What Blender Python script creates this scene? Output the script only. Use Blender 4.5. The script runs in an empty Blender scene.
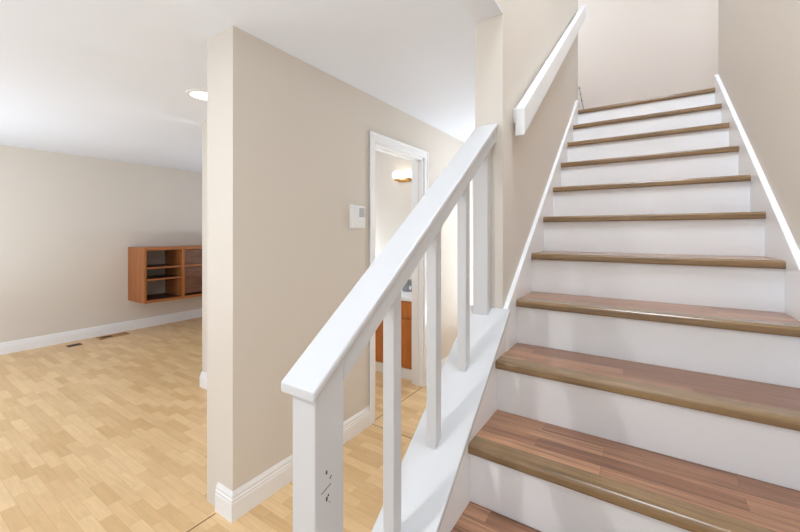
import bpy, bmesh, math, random
from mathutils import Vector, Matrix
random.seed(4)
C = bpy.context.scene.collection
S = bpy.context.scene

# ---------------- camera ----------------
# origin = eye point; +Y runs up the stairs, Z = 0 is eye height
FL = -1.43            # ground floor
CE = 1.034            # ground floor ceiling
TH = math.radians(33.387)
cam = bpy.data.cameras.new('camera'); co = bpy.data.objects.new('camera', cam); C.objects.link(co)
cam.sensor_width = 36; cam.lens = 36*368.76/800
cam.shift_y = -(266-232.93)/800
cam.clip_start = .02; cam.clip_end = 100
co.location = (0, 0, 0); co.rotation_euler = (math.pi/2, 0, TH)
S.camera = co

# ---------------- world, lights, exposure ----------------
w = bpy.data.worlds.new('world'); S.world = w; w.use_nodes = True
bg = w.node_tree.nodes['Background']; bg.inputs[0].default_value = (.82, .905, 1, 1); bg.inputs[1].default_value = .42
S.view_settings.view_transform = 'Standard'; S.view_settings.look = 'None'
S.cycles.diffuse_bounces = 10; S.cycles.max_bounces = 14
S.view_settings.exposure = .7; S.view_settings.gamma = 1; S.view_settings.use_curve_mapping = False
def area(name, loc, size, power, rot=(0, 0, 0), col=(.76, .88, 1), shape='DISK', sy=None):
    l = bpy.data.lights.new(name, 'AREA'); l.shape = shape; l.size = size
    if sy: l.size_y = sy
    l.energy = power; l.color = col
    o = bpy.data.objects.new(name, l); C.objects.link(o); o.location = loc; o.rotation_euler = rot
    return o
def globe(name, loc, r, power, col=(.77, .89, 1)):
    l = bpy.data.lights.new(name, 'POINT'); l.energy = power; l.shadow_soft_size = r; l.color = col
    o = bpy.data.objects.new(name, l); C.objects.link(o); o.location = loc
    return o
UP = (math.pi, 0, 0)
area('entry_ceiling_lamp', (-1.45, -.55, CE-.03), .07, 12.5, col=(.97, .98, 1))
area('entry_fill_up', (-1.5, -1.6, -.6), .5, 30, UP, (.78, .89, 1))  # added uplight behind the eye, brightens the ceiling; no real lamp there
area('living_room_fill_up', (-4.9, .2, -.9), .8, 12, UP, (.76, .88, 1))  # added fill aimed up at the living room ceiling, no fixture
area('living_room_rear_fill_up', (-4.6, 3.9, -.7), .5, 10, UP, (.78, .89, 1))  # added upward fill for the back of the living room, unseen
area('hall_fill_up', (-1.0, 4.3, -1.1), .3, 13, UP, (.80, .9, 1))  # invented uplight down the hall, lifts its ceiling
globe('living_room_fill', (-4.7, -.7, -.4), .35, 37)  # added soft fill for the living room wall, out of frame
globe('living_room_rear_fill', (-3.1, 3.3, -.45), .25, 15)  # hidden fill added to light the cabinet from the front
globe('foyer_fill', (2.3, -4.6, .7), .45, 160, (.85, .92, 1))  # added fill from behind right, evens hall wall and risers
globe('stairwell_fill', (.1, 1.0, 2.95), .35, 80, (.78, .89, 1))  # added fill high in the stairwell for walls and risers
globe('landing_fill', (-1.4, 4.1, 2.6), .3, 15)  # unseen fill added to brighten the upper hall
globe('landing_fill_right', (1.6, 4.1, 2.6), .3, 17)  # matching added fill on the right of the upper hall
globe('hall_fill', (-.95, 3.7, .3), .15, 8)  # added point fill in the hall, hangs free without a fixture
globe('bathroom_fill', (-2.5, 2.6, .4), .15, 3.5)  # extra bathroom fill without a fixture, apart from the wall lamp

# ---------------- helpers ----------------
def link(o, parent=None):
    C.objects.link(o)
    if parent is not None: o.parent = parent
    return o
def bx(bm, x0, x1, y0, y1, z0, z1, bev=0, seg=2):
    r = bmesh.ops.create_cube(bm, size=1)
    vs = r['verts']
    for v in vs:
        v.co = Vector(((x0+x1)/2+v.co.x*(x1-x0), (y0+y1)/2+v.co.y*(y1-y0), (z0+z1)/2+v.co.z*(z1-z0)))
    if bev:
        es = list({e for v in vs for e in v.link_edges})
        bmesh.ops.bevel(bm, geom=es, offset=bev, segments=seg, profile=.5, affect='EDGES')
def prism(bm, pts, axis, a0, a1):
    """pts 2D polygon, extruded along axis. axis 'x': pts=(y,z); 'y': pts=(x,z); 'z': pts=(x,y)"""
    def P(p, a):
        return {'x': (a, p[0], p[1]), 'y': (p[0], a, p[1]), 'z': (p[0], p[1], a)}[axis]
    A = [bm.verts.new(P(p, a0)) for p in pts]; B = [bm.verts.new(P(p, a1)) for p in pts]
    n = len(pts)
    bm.faces.new(A); bm.faces.new(B[::-1])
    for i in range(n): bm.faces.new((A[i], B[i], B[(i+1) % n], A[(i+1) % n]))
    bmesh.ops.recalc_face_normals(bm, faces=bm.faces)
def cyl(bm, p0, p1, r, seg=20, r2=None):
    p0 = Vector(p0); p1 = Vector(p1); d = p1-p0
    m = Matrix.Translation((p0+p1)/2) @ d.to_track_quat('Z', 'Y').to_matrix().to_4x4()
    bmesh.ops.create_cone(bm, cap_ends=True, segments=seg, radius1=r, radius2=r if r2 is None else r2, depth=d.length, matrix=m)
def lathe(bm, prof, loc, seg=32):
    rings = []
    for r, z in prof:
        rings.append([bm.verts.new((loc[0]+r*math.cos(2*math.pi*k/seg), loc[1]+r*math.sin(2*math.pi*k/seg), loc[2]+z)) for k in range(seg)])
    for a, b in zip(rings, rings[1:]):
        for k in range(seg): bm.faces.new((a[k], a[(k+1) % seg], b[(k+1) % seg], b[k]))
    bm.faces.new(rings[0]); bm.faces.new(rings[-1][::-1])
    bmesh.ops.recalc_face_normals(bm, faces=bm.faces)
def obj(name, bm, m, parent=None, loc=None, smooth=False, bevel=0):
    me = bpy.data.meshes.new(name)
    if loc is not None: bmesh.ops.translate(bm, verts=bm.verts, vec=-Vector(loc))
    bm.to_mesh(me); bm.free(); me.materials.append(m)
    if smooth:
        for p in me.polygons: p.use_smooth = True
    o = bpy.data.objects.new(name, me); link(o, parent)
    if loc is not None: o.location = Vector(loc) - (parent.location if parent is not None else Vector((0, 0, 0)))
    elif parent is not None: o.location = -parent_world(parent)
    if bevel:
        b = o.modifiers.new('bevel', 'BEVEL'); b.width = bevel; b.segments = 2; b.limit_method = 'ANGLE'
    return o
def parent_world(p):
    v = Vector(p.location)
    while p.parent is not None:
        p = p.parent; v += p.location
    return v
def box(name, dims, m, parent=None, bev=0, **k):
    bm = bmesh.new(); bx(bm, *dims, bev=bev); return obj(name, bm, m, parent, **k)
def tag(o, label, cat, group=None):
    o['label'] = label; o['category'] = cat
    if group: o['group'] = group
    return o
def thing(name, label, cat, loc, group=None):
    o = bpy.data.objects.new(name, None); C.objects.link(o); o.location = loc; o.empty_display_size = .1
    return tag(o, label, cat, group)
def struct(o): o['kind'] = 'structure'; return o
def sbox(name, dims, m, bev=0): return struct(box(name, dims, m, bev=bev))

# ---------------- materials ----------------
def lin(c):
    return tuple(((x/255)/12.92 if x/255 <= .04045 else ((x/255+.055)/1.055)**2.4) for x in c)+(1,)
def mat(name, col, rough=.5, metal=0, bump=0, bscale=40, var=0, vscale=3, spec=.5, coat=0):
    m = bpy.data.materials.new(name); m.use_nodes = True
    nt = m.node_tree; N = nt.nodes; L = nt.links; b = N['Principled BSDF']
    b.inputs['Base Color'].default_value = lin(col); b.inputs['Roughness'].default_value = rough
    b.inputs['Metallic'].default_value = metal; b.inputs['Specular IOR Level'].default_value = spec
    b.inputs['Coat Weight'].default_value = coat
    tc = N.new('ShaderNodeTexCoord')
    if var:
        n = N.new('ShaderNodeTexNoise'); n.inputs['Scale'].default_value = vscale; n.inputs['Detail'].default_value = 5
        L.new(tc.outputs['Object'], n.inputs['Vector'])
        r = N.new('ShaderNodeMix'); r.data_type = 'RGBA'
        r.inputs['A'].default_value = lin([x*(1-var) for x in col]); r.inputs['B'].default_value = lin([min(255, x*(1+var)) for x in col])
        L.new(n.outputs['Fac'], r.inputs['Factor']); L.new(r.outputs['Result'], b.inputs['Base Color'])
    if bump:
        n = N.new('ShaderNodeTexNoise'); n.inputs['Scale'].default_value = bscale; n.inputs['Detail'].default_value = 4
        L.new(tc.outputs['Object'], n.inputs['Vector'])
        bp = N.new('ShaderNodeBump'); bp.inputs['Strength'].default_value = bump; bp.inputs['Distance'].default_value = .002
        L.new(n.outputs['Fac'], bp.inputs['Height']); L.new(bp.outputs['Normal'], b.inputs['Normal'])
    return m
def wood(name, c1, c2, rough=.4, grain=(2, 40, 40), planks=None, contrast=.25, shift=0, per_object=True, mortar=None, coat=0, seam=.0008, dark=None):
    """grain = noise scale per axis (small along the grain); planks = (length, width) of strips laid along X"""
    m = bpy.data.materials.new(name); m.use_nodes = True
    nt = m.node_tree; N = nt.nodes; L = nt.links; b = N['Principled BSDF']
    b.inputs['Roughness'].default_value = rough; b.inputs['Coat Weight'].default_value = coat; b.inputs['Coat Roughness'].default_value = .12
    tc = N.new('ShaderNodeTexCoord'); vec = tc.outputs['Object']
    if per_object:
        oi = N.new('ShaderNodeObjectInfo'); mu = N.new('ShaderNodeVectorMath'); mu.operation = 'MULTIPLY_ADD'
        co_ = N.new('ShaderNodeCombineXYZ')
        for k in range(3): L.new(oi.outputs['Random'], co_.inputs[k])
        mu.inputs[1].default_value = (3.7, 0, 5.1)
        L.new(co_.outputs[0], mu.inputs[0]); L.new(vec, mu.inputs[2]); vec = mu.outputs[0]
    mp = N.new('ShaderNodeMapping'); mp.inputs['Scale'].default_value = grain; L.new(vec, mp.inputs['Vector'])
    gvec = mp.outputs[0]
    base = None
    if planks:
        br = N.new('ShaderNodeTexBrick'); br.offset = .37; br.offset_frequency = 2; br.squash = 1
        br.inputs['Scale'].default_value = 1; br.inputs['Brick Width'].default_value = planks[0]; br.inputs['Row Height'].default_value = planks[1]
        br.inputs['Mortar Size'].default_value = seam; br.inputs['Mortar Smooth'].default_value = .2; br.inputs['Bias'].default_value = 0
        br.inputs['Color1'].default_value = lin(c1); br.inputs['Color2'].default_value = lin(c2)
        br.inputs['Mortar'].default_value = lin(mortar or [x*.72 for x in c2])
        L.new(vec, br.inputs['Vector']); base = br.outputs['Color']
        # each strip gets its own piece of grain
        ad = N.new('ShaderNodeVectorMath'); ad.operation = 'MULTIPLY_ADD'; ad.inputs[1].default_value = (60, 60, 60)
        L.new(br.outputs['Color'], ad.inputs[0]); L.new(gvec, ad.inputs[2]); gvec = ad.outputs[0]
    n = N.new('ShaderNodeTexNoise'); n.inputs['Scale'].default_value = 1; n.inputs['Detail'].default_value = 6; n.inputs['Roughness'].default_value = .65
    n.inputs['Distortion'].default_value = .6
    L.new(gvec, n.inputs['Vector'])
    rp = N.new('ShaderNodeMapRange'); rp.inputs['From Min'].default_value = .3; rp.inputs['From Max'].default_value = .7
    rp.inputs['To Min'].default_value = 1-contrast; rp.inputs['To Max'].default_value = 1+contrast
    L.new(n.outputs['Fac'], rp.inputs['Value'])
    if base is None:
        mx = N.new('ShaderNodeMix'); mx.data_type = 'RGBA'; mx.inputs['A'].default_value = lin(c1); mx.inputs['B'].default_value = lin(c2)
        n2 = N.new('ShaderNodeTexNoise'); n2.inputs['Scale'].default_value = .35; n2.inputs['Detail'].default_value = 3; L.new(mp.outputs[0], n2.inputs['Vector'])
        L.new(n2.outputs['Fac'], mx.inputs['Factor']); base = mx.outputs['Result']
    ml = N.new('ShaderNodeVectorMath'); ml.operation = 'SCALE'; L.new(base, ml.inputs[0]); L.new(rp.outputs[0], ml.inputs['Scale'])
    out = ml.outputs[0]
    L.new(out, b.inputs['Base Color'])
    bp = N.new('ShaderNodeBump'); bp.inputs['Strength'].default_value = .08; bp.inputs['Distance'].default_value = .001
    L.new(n.outputs['Fac'], bp.inputs['Height']); L.new(bp.outputs['Normal'], b.inputs['Normal'])
    return m
M = {}
M['wall'] = mat('beige_wall_paint', (218, 211, 202), .8, bump=.15, bscale=90, var=.012, vscale=1.5, spec=.25)
M['wall_up'] = mat('upper_wall_paint', (222, 213, 204), .8, bump=.1, bscale=90, spec=.2)
M['ceil'] = mat('ceiling_paint', (226, 231, 240), .9, spec=.15)
M['white'] = mat('white_gloss_trim', (238, 239, 241), .32, bump=.12, bscale=18, spec=.45)
M['rail'] = mat('railing_white_paint', (202, 202, 203), .34, bump=.12, bscale=18, spec=.4)
M['riser'] = mat('white_riser_paint', (242, 243, 245), .38, bump=.15, bscale=14, var=.012, vscale=4, spec=.4)
M['plastic'] = mat('white_plastic', (232, 233, 234), .4)
M['grey'] = mat('grey_display', (168, 172, 178), .35)
M['dark'] = mat('dark_recess', (40, 36, 33), .7)
M['hole'] = mat('dark_hole', (60, 58, 58), .8)
M['brass'] = mat('satin_brass', (190, 150, 95), .3, metal=1)
M['chrome'] = mat('chrome', (190, 192, 196), .18, metal=1)
M['steel'] = mat('grey_galvanised_steel', (150, 152, 155), .45, metal=.7, var=.2, vscale=60)
M['floor'] = wood('beech_laminate', (234, 203, 157), (214, 178, 129), .38, (5, 50, 50), (.25, .064), .08, per_object=False, mortar=(206, 164, 110))
M['tread'] = wood('brown_plank_laminate', (166, 122, 92), (124, 83, 60), .3, (2.6, 110, 110), (.5, .055), .6, mortar=(112, 76, 54), coat=.25)
M['nosing'] = wood('tan_oak_nosing', (156, 128, 92), (114, 86, 58), .25, (2.5, 60, 60), None, .32, coat=.35)
M['oak'] = wood('honey_oak', (176, 112, 60), (152, 88, 44), .42, (30, 30, 3), None, .22)
M['oak_x'] = wood('honey_oak_level_grain', (176, 112, 60), (150, 86, 42), .42, (30, 3, 30), None, .22)
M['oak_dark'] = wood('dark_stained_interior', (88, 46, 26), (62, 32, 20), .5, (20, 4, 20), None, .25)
M['panel_grain'] = wood('weathered_oak_drawer_front', (128, 88, 66), (96, 62, 46), .5, (30, 5, 60), None, .5)
M['van'] = wood('orange_oak_vanity', (196, 120, 46), (172, 98, 34), .4, (30, 30, 3), None, .2)
M['towel'] = mat('grey_pattern_weave', (120, 122, 126), .9, var=.6, vscale=120)
def emis(name, col, st):
    m = bpy.data.materials.new(name); m.use_nodes = True; b = m.node_tree.nodes['Principled BSDF']
    b.inputs['Base Color'].default_value = (1, 1, 1, 1); b.inputs['Emission Color'].default_value = lin(col); b.inputs['Emission Strength'].default_value = st
    return m
M['glow'] = emis('lamp_globe_glow', (255, 246, 232), 2.2)
M['lens'] = emis('downlight_lens_glow', (255, 250, 244), 4)

# ---------------- stair geometry constants ----------------
RISE, RUN, Y0, Z0 = .19, .25968, 3.4302, 1.0401
XL, XR = -.463, .430            # between the skirt boards
NT = .031                       # nosing thickness
def nl(y): return Z0 - (Y0-y)*RISE/RUN      # nosing line
YE = 1.495                      # where the full-height wall beside the stairs ends
HWX = -1.707                    # hall wall face

# ---------------- structure ----------------
sbox('floor', (-6.4, .6, -3.2, 6.2, FL-.1, FL), M['floor'])
sbox('ceiling', (-6.4, -.60, -3.2, 6.2, CE, CE+.005), M['ceil'])
sbox('ceiling_upper', (-3.2, 3.2, -1.5, 4.8, 3.48, 3.56), M['ceil'])
sbox('wall_living_room', (-6.42, -6.3, -3.2, 6.2, FL, CE), M['wall'])
# hall wall with the bathroom doorway and, further on, a closed door
DY0, DY1, DZ = 2.232, 2.992, .695
HW2 = HWX-.122
bm = bmesh.new()
# one seamless face with the doorway cut out, thicker where it ends as a column
prism(bm, [(1.076, FL), (DY0, FL), (DY0, DZ), (DY1, DZ), (DY1, FL), (6.1, FL), (6.1, CE), (1.076, CE)], 'x', HW2, HWX)
prism(bm, [(HWX-.234, 1.076), (HW2-.0001, 1.076), (HW2-.0001, 1.6), (HWX-.234, 1.6)], 'z', FL, CE)
struct(obj('wall_hall', bm, M['wall']))
sbox('wall_partition', (-3.43, HW2-.22, 1.855, 1.98, FL, CE), M['wall'])
sbox('wall_living_room_rear', (-6.3, -3.4, 5.6, 5.7, FL, CE), M['wall'])
# bathroom
sbox('wall_bathroom_rear', (-3.6, HW2, 3.58, 3.68, FL, CE), M['wall'])
sbox('wall_bathroom_side', (-3.6, -3.5, 1.98, 3.58, FL, CE), M['wall'])
# hall end and the far side below the upper hall
sbox('wall_hall_end', (HWX, -.60, 5.4, 5.5, FL, CE), M['wall'])
# stair wall: full height beyond YE, header above the railing before it
bm = bmesh.new()
prism(bm, [(YE, FL), (5.4, FL), (5.4, CE), (3.58, CE), (3.58, 3.48), (-1.5, 3.48), (-1.5, .905), (YE, .905)], 'x', -.600, -.480)
stw = struct(obj('wall_stair_left', bm, M['wall']))
bm = bmesh.new()
bx(bm, -.600, -.4795, -1.5, YE-.002, .899, .906)
struct(obj('trim_1', bm, M['ceil']))
bm = bmesh.new()
prism(bm, [(-.7, FL), (3.47, FL), (3.47, 3.48), (-.7, 3.48)], 'x', .452, .57)
struct(obj('wall_stair_right', bm, M['wall'], bevel=.003))
# upper hall
sbox('floor_landing', (-3.1, 3.1, 3.462, 4.7, CE+.0052, 1.0401), M['tread'])
sbox('wall_upper_rear', (-3.1, 3.1, 4.62, 4.72, 1.0401, 3.48), M['wall_up'])
sbox('wall_upper_left', (-3.2, -3.1, 3.4, 4.72, 1.0401, 3.48), M['wall_up'])
sbox('wall_upper_right', (3.1, 3.2, 3.4, 4.72, 1.0401, 3.48), M['wall_up'])
sbox('wall_upper_front_left', (-3.1, -.60, 3.46, 3.58, 1.0401, 3.48), M['wall_up'])
sbox('wall_upper_front_right', (.57, 3.1, 3.37, 3.47, 1.0401, 3.48), M['wall_up'])
# knee wall under the railing
bm = bmesh.new()
capo = .047
prism(bm, [(.565, FL), (YE, FL), (YE, nl(YE)+capo), (.565, nl(.565)+capo)], 'x', -.600, -.482)
struct(obj('wall_knee', bm, M['white']))

# baseboards: moulded profile (offset from wall, height)
PROF = [(0, 0), (.016, 0), (.016, .088), (.0135, .094), (.0135, .104), (.010, .110), (.010, .122), (.0055, .134), (.003, .141), (0, .141)]
def baseboard(name, p0, p1, nrm, z=FL, ends=(0, 0)):
    """runs from p0 to p1 along the wall face; nrm = outward direction; ends = mitre at each end (1 outer corner)"""
    p0 = Vector((p0[0], p0[1], 0)); p1 = Vector((p1[0], p1[1], 0)); n = Vector((nrm[0], nrm[1], 0)); d = (p1-p0).normalized()
    bm = bmesh.new()
    A = [bm.verts.new(p0+n*a-d*(a*ends[0])+Vector((0, 0, z+h))) for a, h in PROF]
    B = [bm.verts.new(p1+n*a+d*(a*ends[1])+Vector((0, 0, z+h))) for a, h in PROF]
    k = len(PROF)
    bm.faces.new(A); bm.faces.new(B[::-1])
    for i in range(k): bm.faces.new((A[i], B[i], B[(i+1) % k], A[(i+1) % k]))
    bmesh.ops.recalc_face_normals(bm, faces=bm.faces)
    return struct(obj(name, bm, M['white']))
baseboard('baseboard_living_room', (-6.3, -3.2), (-6.3, 5.6), (1, 0))
baseboard('baseboard_hall', (HWX, 1.076), (HWX, 2.163), (1, 0), ends=(1, 0))
baseboard('baseboard_column', (HWX-.132, 1.076), (HWX, 1.076), (0, -1), ends=(0, 1))
baseboard('baseboard_partition', (-3.43, 1.855), (-2.06, 1.855), (0, -1), ends=(1, 0))
baseboard('baseboard_partition_end', (-3.43, 1.98), (-3.43, 1.855), (-1, 0), ends=(0, 1))
baseboard('baseboard_hall_rear', (HWX, 3.07), (HWX, 4.03), (1, 0))
baseboard('baseboard_upper', (-3.1, 4.62), (3.1, 4.62), (0, -1), z=1.0401)

# doorways
def doorway(name, y0, y1, z, cw=.067, leaf=False):
    root = bpy.data.objects.new(name, None); C.objects.link(root); root.location = (HWX, (y0+y1)/2, FL); root['kind'] = 'structure'
    def casing(nm, dims, flip):
        bm = bmesh.new(); bx(bm, *dims, bev=.004)
        return obj(nm, bm, M['white'], root)
    for a, b_ in ((y0-cw, y0), (y1, y1+cw)):
        bm = bmesh.new(); bx(bm, HWX, HWX+.012, a, b_, FL, z+cw, bev=.003); 
        e = a if a < y0 else b_-.018
        bx(bm, HWX, HWX+.020, e, e+.018, FL, z+cw, bev=.004)
        obj('casing', bm, M['white'], root)
    bm = bmesh.new(); bx(bm, HWX, HWX+.012, y0-.001, y1+.001, z, z+cw, bev=.003); bx(bm, HWX, HWX+.020, y0-.05, y1+.05, z+cw-.018, z+cw, bev=.004)
    obj('casing', bm, M['white'], root)
    bm = bmesh.new()
    bx(bm, HW2, HWX, y1-.018, y1+.002, FL, z, bev=.002); bx(bm, HW2, HWX, y0-.002, y0+.018, FL, z, bev=.002); bx(bm, HW2, HWX, y0, y1, z-.018, z+.002, bev=.002)
    obj('jamb', bm, M['white'], root)
    bm = bmesh.new()
    bx(bm, HWX-.075, HWX-.045, y1-.030, y1-.018, FL, z-.018, bev=.002); bx(bm, HWX-.075, HWX-.045, y0+.018, y0+.030, FL, z-.018, bev=.002); bx(bm, HWX-.075, HWX-.045, y0+.018, y1-.018, z-.030, z-.018, bev=.002)
    obj('door_stop', bm, M['white'], root)
    if leaf:
        d = box('door_leaf', (HWX-.045, HWX-.008, y0+.02, y1-.02, FL+.008, z-.02), M['white'], root, bev=.002)
        for a, b_ in ((FL+.2, FL+.9), (FL+1.05, z-.18)):
            bm = bmesh.new(); bx(bm, HWX-.008, HWX-.003, y0+.14, y1-.14, a, b_, bev=.002)
            o = obj('raised_panel', bm, M['white'], None); o.parent = d; o.location = -parent_world(d)
        bm = bmesh.new(); cyl(bm, (HWX-.01, y0+.08, FL+.96), (HWX+.03, y0+.08, FL+.96), .012); cyl(bm, (HWX+.03, y0+.08, FL+.96), (HWX+.055, y0+.08, FL+.96), .026)
        o = obj('door_knob', bm, M['brass'], None); o.parent = d; o.location = -parent_world(d)
    return root
doorway('door_1', DY0, DY1, DZ)
doorway('door_2', 4.12, 4.88, DZ, leaf=True)
# floor joints
def strip(name, dims): return sbox(name, dims, M['seam'])
M['seam'] = mat('dark_floor_joint', (120, 84, 50), .6)
strip('trim_2', (-1.822, -1.817, -3.0, 1.052, FL, FL+.0012))
strip('trim_3', (HWX+.02, -.66, 2.185, 2.189, FL, FL+.0012))
strip('trim_4', (HWX-.004, HWX+.001, DY0+.02, DY1-.02, FL, FL+.0012))

# ---------------- staircase ----------------
st = thing('staircase', 'straight wooden staircase with brown plank treads and white risers rising to the landing', 'staircase', (-.02, .3, FL))
def bullnose(bm, x0, x1, y0, y1, z0, z1, r=.011):
    # front (low y) edges rounded
    pts = [(y1, z0), (y1, z1)]
    for k in range(6):
        a = math.pi/2*k/5; pts.append((y0+r-r*math.sin(a), z1-r+r*math.cos(a)))
    r2 = .007
    for k in range(5):
        a = math.pi/2*k/4; pts.append((y0+r2-r2*math.cos(a), z0+r2-r2*math.sin(a)))
    prism(bm, pts, 'x', x0, x1)
OV = .018
for i in range(0, 13):
    yn, zn = Y0-i*RUN, Z0-i*RISE
    back = yn+RUN+OV if i else Y0+.034
    loc = ((XL+XR)/2, yn, zn)
    nd = .062 if i else .034
    if i:
        bm = bmesh.new(); bx(bm, XL, XR, yn+nd, back, zn-NT, zn-.0006)
        t = obj('tread', bm, M['tread'], st, loc=None)
        # local origin at the nosing for its own grain
        me = t.data; 
        for v in me.vertices: v.co -= Vector(loc)
        t.location = Vector(loc)-st.location
        par = t
    else:
        par = st
    bm = bmesh.new(); bullnose(bm, XL, XR, yn, yn+nd, zn-NT, zn)
    n = obj('nosing', bm, M['nosing'], None)
    for v in n.data.vertices: v.co -= Vector(loc)
    n.parent = par
    n.location = Vector(loc)-parent_world(par)
    if i == 0: n['label'] = 'nosing strip at the edge of the landing'
    # riser below this tread
    bm = bmesh.new(); bx(bm, XL, XR, yn+OV, yn+OV+.016, zn-RISE, zn-NT)
    obj('riser', bm, M['riser'], st)
def skirt(name, x0, x1, off, ya, yb, ztop, foot=FL):
    bm = bmesh.new()
    yk = Y0+ (ztop-off-Z0)*RUN/RISE if ztop else yb
    pts = [(ya, nl(ya)+off), (ya, max(FL, nl(ya)-.55))]
    pts += [(yb, nl(yb)-.55)]
    if ztop: pts += [(yb, ztop), (min(yk, yb-.001), ztop)]
    else: pts += [(yb, nl(yb)+off)]
    prism(bm, pts, 'x', x0, x1)
    return obj(name, bm, M['white'], st, bevel=.0025)
skirt('skirt_board', -.480, -.460, .066, YE-.001, 3.50, Z0+.10)
skirt('skirt_board', -.482, XL, .046, .30, YE-.001, None)
skirt('skirt_board', XR, .452, .075, .05, 3.47, Z0+.10)

# ---------------- railing ----------------
rl = thing('stair_railing', 'white painted stair railing with square newel, slanted flat top rail and square balusters', 'railing', (-.54, .52, FL))
def slant(name, x0, x1, ya, yb, lo, hi, parent=rl, m='rail', bevel=.003, square_end=False):
    bm = bmesh.new()
    prism(bm, [(ya, nl(ya)+lo), (yb, nl(yb)+lo), (yb, nl(yb)+hi), (ya, nl(ya)+hi)], 'x', x0, x1)
    return obj(name, bm, M[m], parent, bevel=bevel)
slant('cap_board', -.622, -.449, .5645, YE-.001, .045, .067)
slant('top_rail', -.594, -.500, .474, YE-.001, .811, .831, bevel=.004)
slant('sub_rail', -.568, -.507, .5625, YE-.001, .755, .8105)
def post(name, x0, x1, y0, y1, lo, hi, base=None):
    bm = bmesh.new()
    zb0 = nl(y0)+lo if base is None else base; zb1 = nl(y1)+lo if base is None else base
    prism(bm, [(y0, zb0), (y1, zb1), (y1, nl(y1)+hi), (y0, nl(y0)+hi)], 'x', x0, x1)
    return obj(name, bm, M['rail'], rl, bevel=.0025)
nw = post('newel_post', -.570, -.507, .4835, .562, 0, .811, base=FL)
for k, yb in enumerate((.776, 1.0057, 1.2345)):
    post('baluster', -.565, -.530, yb, yb+.036, .067, .755)
post('half_post', -.594, -.530, 1.455, YE-.001, .067, .755)
rl.children[-1]['label'] = 'wider half post fixed against the wall end'
# screw holes and a scratch on the side of the newel
def nm(y, z, dy, dz, rot, name):
    bm = bmesh.new(); bx(bm, 0, .0008, -dy/2, dy/2, -dz/2, dz/2)
    bmesh.ops.rotate(bm, verts=bm.verts, cent=(0, 0, 0), matrix=Matrix.Rotation(rot, 3, 'X'))
    bmesh.ops.translate(bm, verts=bm.verts, vec=(-.5073, y, z))
    o = obj(name, bm, M['hole'], None); o.parent = nw; o.location = -parent_world(nw); return o
def side_pt(u, v, X=-.507):
    xc = (u-400)/368.76; d = -X/(math.sin(TH)-math.cos(TH)*xc)
    return d*(math.sin(TH)*xc+math.cos(TH)), (232.93-v)/368.76*d
for (u, v, a, b_, r) in ((326.5, 472.5, .004, .007, 0), (330.5, 477, .007, .002, .8), (326, 489, .027, .0013, .27), (328.3, 495, .003, .004, 0), (326.7, 499, .004, .008, 0), (329.3, 501.5, .002, .002, 0)):
    y, z = side_pt(u, v); nm(y, z, a, b_, r, 'scratch' if a > .02 else 'screw_hole')
for (u, v) in ((318, 388.5), (324.5, 383)):
    y, z = side_pt(u, v, -.507)
    nm(y, z, .004, .003, 0, 'screw_hole')

# ---------------- wall handrail ----------------
wh = thing('wall_handrail', 'white wooden plank handrail mounted on the stair wall, climbing to the landing', 'handrail', (-.48, 1.6, nl(1.6)+.77))
bm = bmesh.new(); ya, yb = 1.60, 3.61
prism(bm, [(ya, nl(ya)+.716), (yb, nl(yb)+.716), (yb, nl(yb)+.834), (ya, nl(ya)+.834)], 'x', -.460, -.420)
obj('rail', bm, M['white'], wh, bevel=.004)
for yb in (1.66, 2.3, 2.9, 3.5):
    bm = bmesh.new(); zc = nl(yb)+.775
    bx(bm, -.4805, -.459, yb-.02, yb+.02, zc-.035, zc+.03, bev=.003)
    obj('bracket', bm, M['white'], wh)

# ---------------- thermostat ----------------
th = thing('thermostat', 'small white thermostat with grey display on the beige hall wall beside the doorway', 'thermostat', (HWX, 2.03, .12))
bm = bmesh.new(); bx(bm, HWX, HWX+.008, 1.950, 2.095, .028, .198, bev=.003); obj('back_plate', bm, M['plastic'], th)
bm = bmesh.new(); bx(bm, HWX+.006, HWX+.036, 1.955, 2.085, .033, .193, bev=.006, seg=3); obj('body', bm, M['plastic'], th, smooth=False)
bm = bmesh.new(); bx(bm, HWX+.0355, HWX+.0375, 2.015, 2.072, .112, .176, bev=.001); obj('display', bm, M['grey'], th)
for k in range(2):
    bm = bmesh.new(); bx(bm, HWX+.0355, HWX+.039, 2.018+k*.03, 2.038+k*.03, .070, .082, bev=.002); obj('button', bm, M['plastic'], th)

# ---------------- recessed ceiling light ----------------
rc = thing('recessed_light', 'round recessed ceiling downlight glowing beyond the corner of the beige column', 'ceiling light', (-2.755, 1.50, CE))
bm = bmesh.new()
seg = 40
def ring(r, z): return [bm.verts.new((-2.755+r*math.cos(2*math.pi*k/seg), 1.50+r*math.sin(2*math.pi*k/seg), CE+z)) for k in range(seg)]
R = [ring(.12, 0), ring(.117, -.007), ring(.092, -.010), ring(.086, -.004), ring(.086, 0)]
for a, b_ in zip(R, R[1:]):
    for k in range(seg): bm.faces.new((a[k], a[(k+1) % seg], b_[(k+1) % seg], b_[k]))
bmesh.ops.recalc_face_normals(bm, faces=bm.faces)
obj('trim_ring', bm, M['plastic'], rc, smooth=True)
bm = bmesh.new(); cyl(bm, (-2.755, 1.50, CE-.0045), (-2.755, 1.50, CE), .086, 40); obj('lens', bm, M['lens'], rc)

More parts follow.
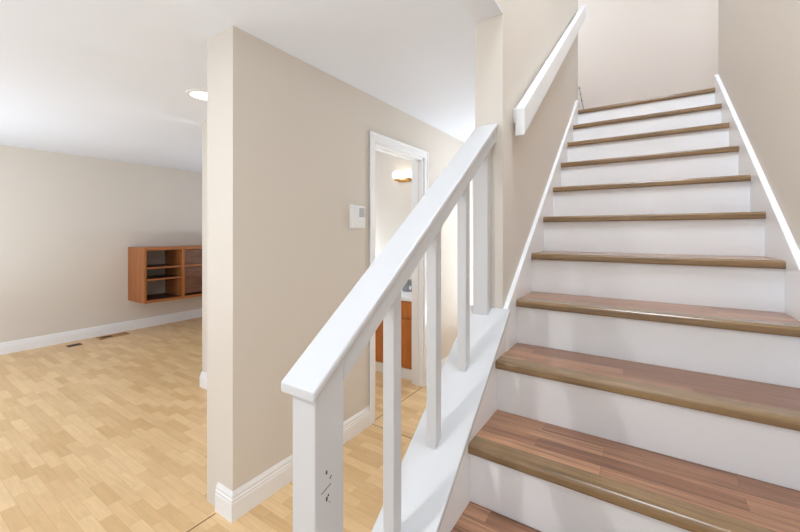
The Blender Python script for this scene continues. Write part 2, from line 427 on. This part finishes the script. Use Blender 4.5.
# ---------------- living room wall cabinet ----------------
cx0, cx1, cy0, cz0, cz1 = -6.298, -5.763, 2.316, -.985, -.207
cab = thing('wall_cabinet', 'honey oak wall cabinet with open shelves and dark grained drawer fronts, hung low', 'cabinet', (cx0, cy0, cz0))
T = .028; ydiv = 2.835; yend = 3.50
box('side_panel', (cx0, cx1, cy0, cy0+T, cz0, cz1), M['oak'], cab, bev=.002)
box('side_panel', (cx0, cx1, yend, yend+T, cz0, cz1), M['oak'], cab, bev=.002)
box('top_panel', (cx0, cx1, cy0+T, yend, cz1-.04, cz1), M['oak_x'], cab, bev=.002)
box('bottom_panel', (cx0, cx1, cy0+T, yend, cz0, cz0+.036), M['oak_x'], cab, bev=.002)
box('divider', (cx0, cx1-.001, ydiv-.02, ydiv+.02, cz0+.036, cz1-.04), M['oak'], cab, bev=.002)
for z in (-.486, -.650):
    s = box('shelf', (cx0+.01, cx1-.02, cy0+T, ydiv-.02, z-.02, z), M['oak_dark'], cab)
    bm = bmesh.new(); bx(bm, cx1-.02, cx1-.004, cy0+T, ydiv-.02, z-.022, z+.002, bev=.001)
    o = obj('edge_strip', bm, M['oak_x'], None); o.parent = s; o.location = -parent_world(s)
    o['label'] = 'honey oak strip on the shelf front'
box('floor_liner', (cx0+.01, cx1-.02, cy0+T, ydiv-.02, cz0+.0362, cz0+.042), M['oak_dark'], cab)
box('cross_rail', (cx1-.03, cx1-.001, ydiv+.02, yend, -.512, -.484), M['oak_x'], cab, bev=.002)
for a, b_ in ((-.480, cz1-.044), (cz0+.07, -.516)):
    box('drawer_front', (cx1-.045, cx1-.014, ydiv+.024, yend-.004, a, b_), M['panel_grain'], cab, bev=.003)

# ---------------- floor registers ----------------
def gp(u, v):
    d = 368.76*(-FL)/(v-232.93); xc = (u-400)/368.76
    return d*(math.cos(TH)*xc-math.sin(TH)), d*(math.sin(TH)*xc+math.cos(TH))
fv = thing('floor_register', 'small dark open floor vent slot nearest the left edge, by the baseboard', 'floor vent', (-6.12, 1.1, FL), 'floor registers')
ax, ay = gp(68, 346.5); bx_, by_ = gp(80, 344.5)
bm = bmesh.new(); bx(bm, ax-.045, ax+.045, ay, by_+.01, FL, FL+.003); obj('slot', bm, M['dark'], fv)
bm = bmesh.new()
x0_, x1_, y0_, y1_ = ax-.055, ax+.055, ay-.01, by_+.02
for dims in ((x0_, x1_, y0_, y0_+.01), (x0_, x1_, y1_-.01, y1_), (x0_, x0_+.01, y0_, y1_), (x1_-.01, x1_, y0_, y1_)):
    bx(bm, *dims, FL, FL+.0035)
obj('frame', bm, M['seam'], fv)
ax, ay = gp(99, 339); bx_, by_ = gp(130, 335)
fv.location = (-6.0, 1.1, FL)
for c in fv.children: c.location = -parent_world(fv)
fw = thing('floor_register', 'wood framed floor vent with louvres, nearer the hanging oak cabinet', 'floor vent', ((ax+bx_)/2, (ay+by_)/2, FL), 'floor registers')
x0_, x1_, y0_, y1_ = ax-.10, ax+.07, ay, by_+.02
bm = bmesh.new()
for dims in ((x0_, x1_, y0_, y0_+.02), (x0_, x1_, y1_-.02, y1_), (x0_, x0_+.03, y0_, y1_), (x1_-.03, x1_, y0_, y1_)):
    bx(bm, *dims, FL, FL+.008)
M['vframe'] = wood('tan_wood_register', (190, 146, 92), (168, 124, 74), .5, (30, 4, 30), None, .15)
obj('frame', bm, M['vframe'], fw)
bm = bmesh.new(); bx(bm, x0_+.03, x1_-.03, y0_+.02, y1_-.02, FL, FL+.002); obj('slot', bm, M['dark'], fw)
bm = bmesh.new()
n = 7
for k in range(n):
    yy = y0_+.05+k*(y1_-y0_-.1)/(n-1)
    if k > 2: bx(bm, x0_+.03, x1_-.03, yy-.014, yy+.014, FL+.002, FL+.006)
obj('louvre', bm, M['vframe'], fw)

# ---------------- bathroom vanity ----------------
VY = 3.045
vn = thing('bathroom_vanity', 'orange oak bathroom vanity with white countertop seen through the doorway', 'vanity', (-2.25, VY, FL))
vx0, vx1 = -2.95, HW2-.003
box('carcass', (vx0, vx1, VY+.012, 3.575, FL+.10, -.665), M['van'], vn, bev=.002)
box('toe_kick', (vx0, vx1, VY+.004, 3.575, FL, FL+.10), M['white'], vn)
box('countertop', (vx0, vx1, VY-.02, 3.578, -.665, -.625), M['white'], vn, bev=.006)
box('backsplash', (vx0, vx1, 3.555, 3.578, -.625, -.53), M['white'], vn, bev=.004)
for a, b_ in ((-2.94, -2.40), (-2.39, -2.08), (-2.07, vx1-.004)):
    dr = box('drawer', (a, b_, VY, VY+.012, -.835, -.675), M['van'], vn, bev=.003)
    do = box('door', (a, b_, VY, VY+.012, FL+.108, -.845), M['van'], vn, bev=.003)
    bm = bmesh.new(); cyl(bm, (b_-.05, VY, -.9), (b_-.05, VY-.022, -.9), .011)
    if b_ != vx1-.004:
        o = obj('knob', bm, M['brass'], None); o.parent = do; o.location = -parent_world(do)
    else: bm.free()
fc = thing('faucet', 'chrome tap on the white bathroom countertop', 'faucet', (-1.968, 3.30, -.625))
bm = bmesh.new(); lathe(bm, [(.026, 0), (.026, .008), (.016, .014), (.014, .075), (.018, .09), (.010, .098)], (-1.968, 3.30, -.625), 24); obj('body', bm, M['chrome'], fc, smooth=True)
bm = bmesh.new(); cyl(bm, (-1.968, 3.30, -.565), (-1.968, 3.18, -.545), .010); cyl(bm, (-1.968, 3.18, -.541), (-1.968, 3.175, -.575), .008); obj('spout', bm, M['chrome'], fc)
bm = bmesh.new(); cyl(bm, (-1.968, 3.30, -.53), (-1.968, 3.345, -.505), .006); obj('lever', bm, M['chrome'], fc)
bm = bmesh.new()
lathe(bm, [(.048, 0), (.056, .03), (.060, .10), (.062, .118), (.057, .12), (.054, .10), (.050, .02), (.01, .015)], (-2.117, 3.35, -.625), 28)
tag(obj('woven_basket', bm, M['towel'], loc=(-2.117, 3.35, -.625)), 'small grey woven basket standing on the bathroom countertop', 'basket')

# ---------------- bathroom wall lamp ----------------
wl = thing('wall_lamp', 'brass vanity wall lamp with round glowing white globes above the bathroom sink', 'wall lamp', (-2.20, 3.58, .65))
def wp(u, v, Y):
    xc = (u-400)/368.76; d = Y/(math.sin(TH)*xc+math.cos(TH)); return d*(math.cos(TH)*xc-math.sin(TH)), (232.93-v)/368.76*d
g0 = wp(397, 175.2, 3.50); g1 = wp(408.3, 175.2, 3.50); gz = g0[1]
dx = g1[0]-g0[0]
bm = bmesh.new(); bx(bm, g0[0]-.03, g0[0]+2*dx+.03, 3.555, 3.58, gz-.075, gz-.04, bev=.008); obj('back_bar', bm, M['brass'], wl)
for k in range(3):
    x = g0[0]+k*dx
    bm = bmesh.new(); cyl(bm, (x, 3.56, gz-.058), (x, 3.50, gz-.062), .009); cyl(bm, (x, 3.50, gz-.07), (x, 3.50, gz-.045), .026, r2=.034); obj('cup', bm, M['brass'], wl)
    bm = bmesh.new(); bmesh.ops.create_uvsphere(bm, u_segments=28, v_segments=18, radius=.052, matrix=Matrix.Translation((x, 3.50, gz))); obj('globe', bm, M['glow'], wl, smooth=True)

# ---------------- strip leaning at the head of the stairs ----------------
ms = thing('metal_strip', 'thin grey metal strip leaning in the corner at the top of the stairs', 'metal strip', (-.43, 3.545, Z0))
bm = bmesh.new()
a = Vector((-.425, 3.548, Z0+.002)); b_ = Vector((-.466, 3.548, Z0+.235)); d = (b_-a).normalized(); n = Vector((d.z, 0, -d.x))*.0045
vs = []
for p, s in ((a, 1), (a, -1), (b_, -1), (b_, 1)):
    for yy in (-.012, .012): vs.append(bm.verts.new(p+n*s+Vector((0, yy, 0))))
for f in ((0, 1, 3, 2), (2, 3, 5, 4), (4, 5, 7, 6), (6, 7, 1, 0), (0, 2, 4, 6), (1, 7, 5, 3)): bm.faces.new([vs[i] for i in f])
bmesh.ops.recalc_face_normals(bm, faces=bm.faces)
obj('bar', bm, M['steel'], ms, bevel=.001)
for t_ in (.45, .7, .93):
    p = a.lerp(b_, t_); bm = bmesh.new(); cyl(bm, p+Vector((0, -.0115, 0)), p+Vector((0, -.014, 0)), .0055, 12); obj('screw', bm, M['dark'], ms)
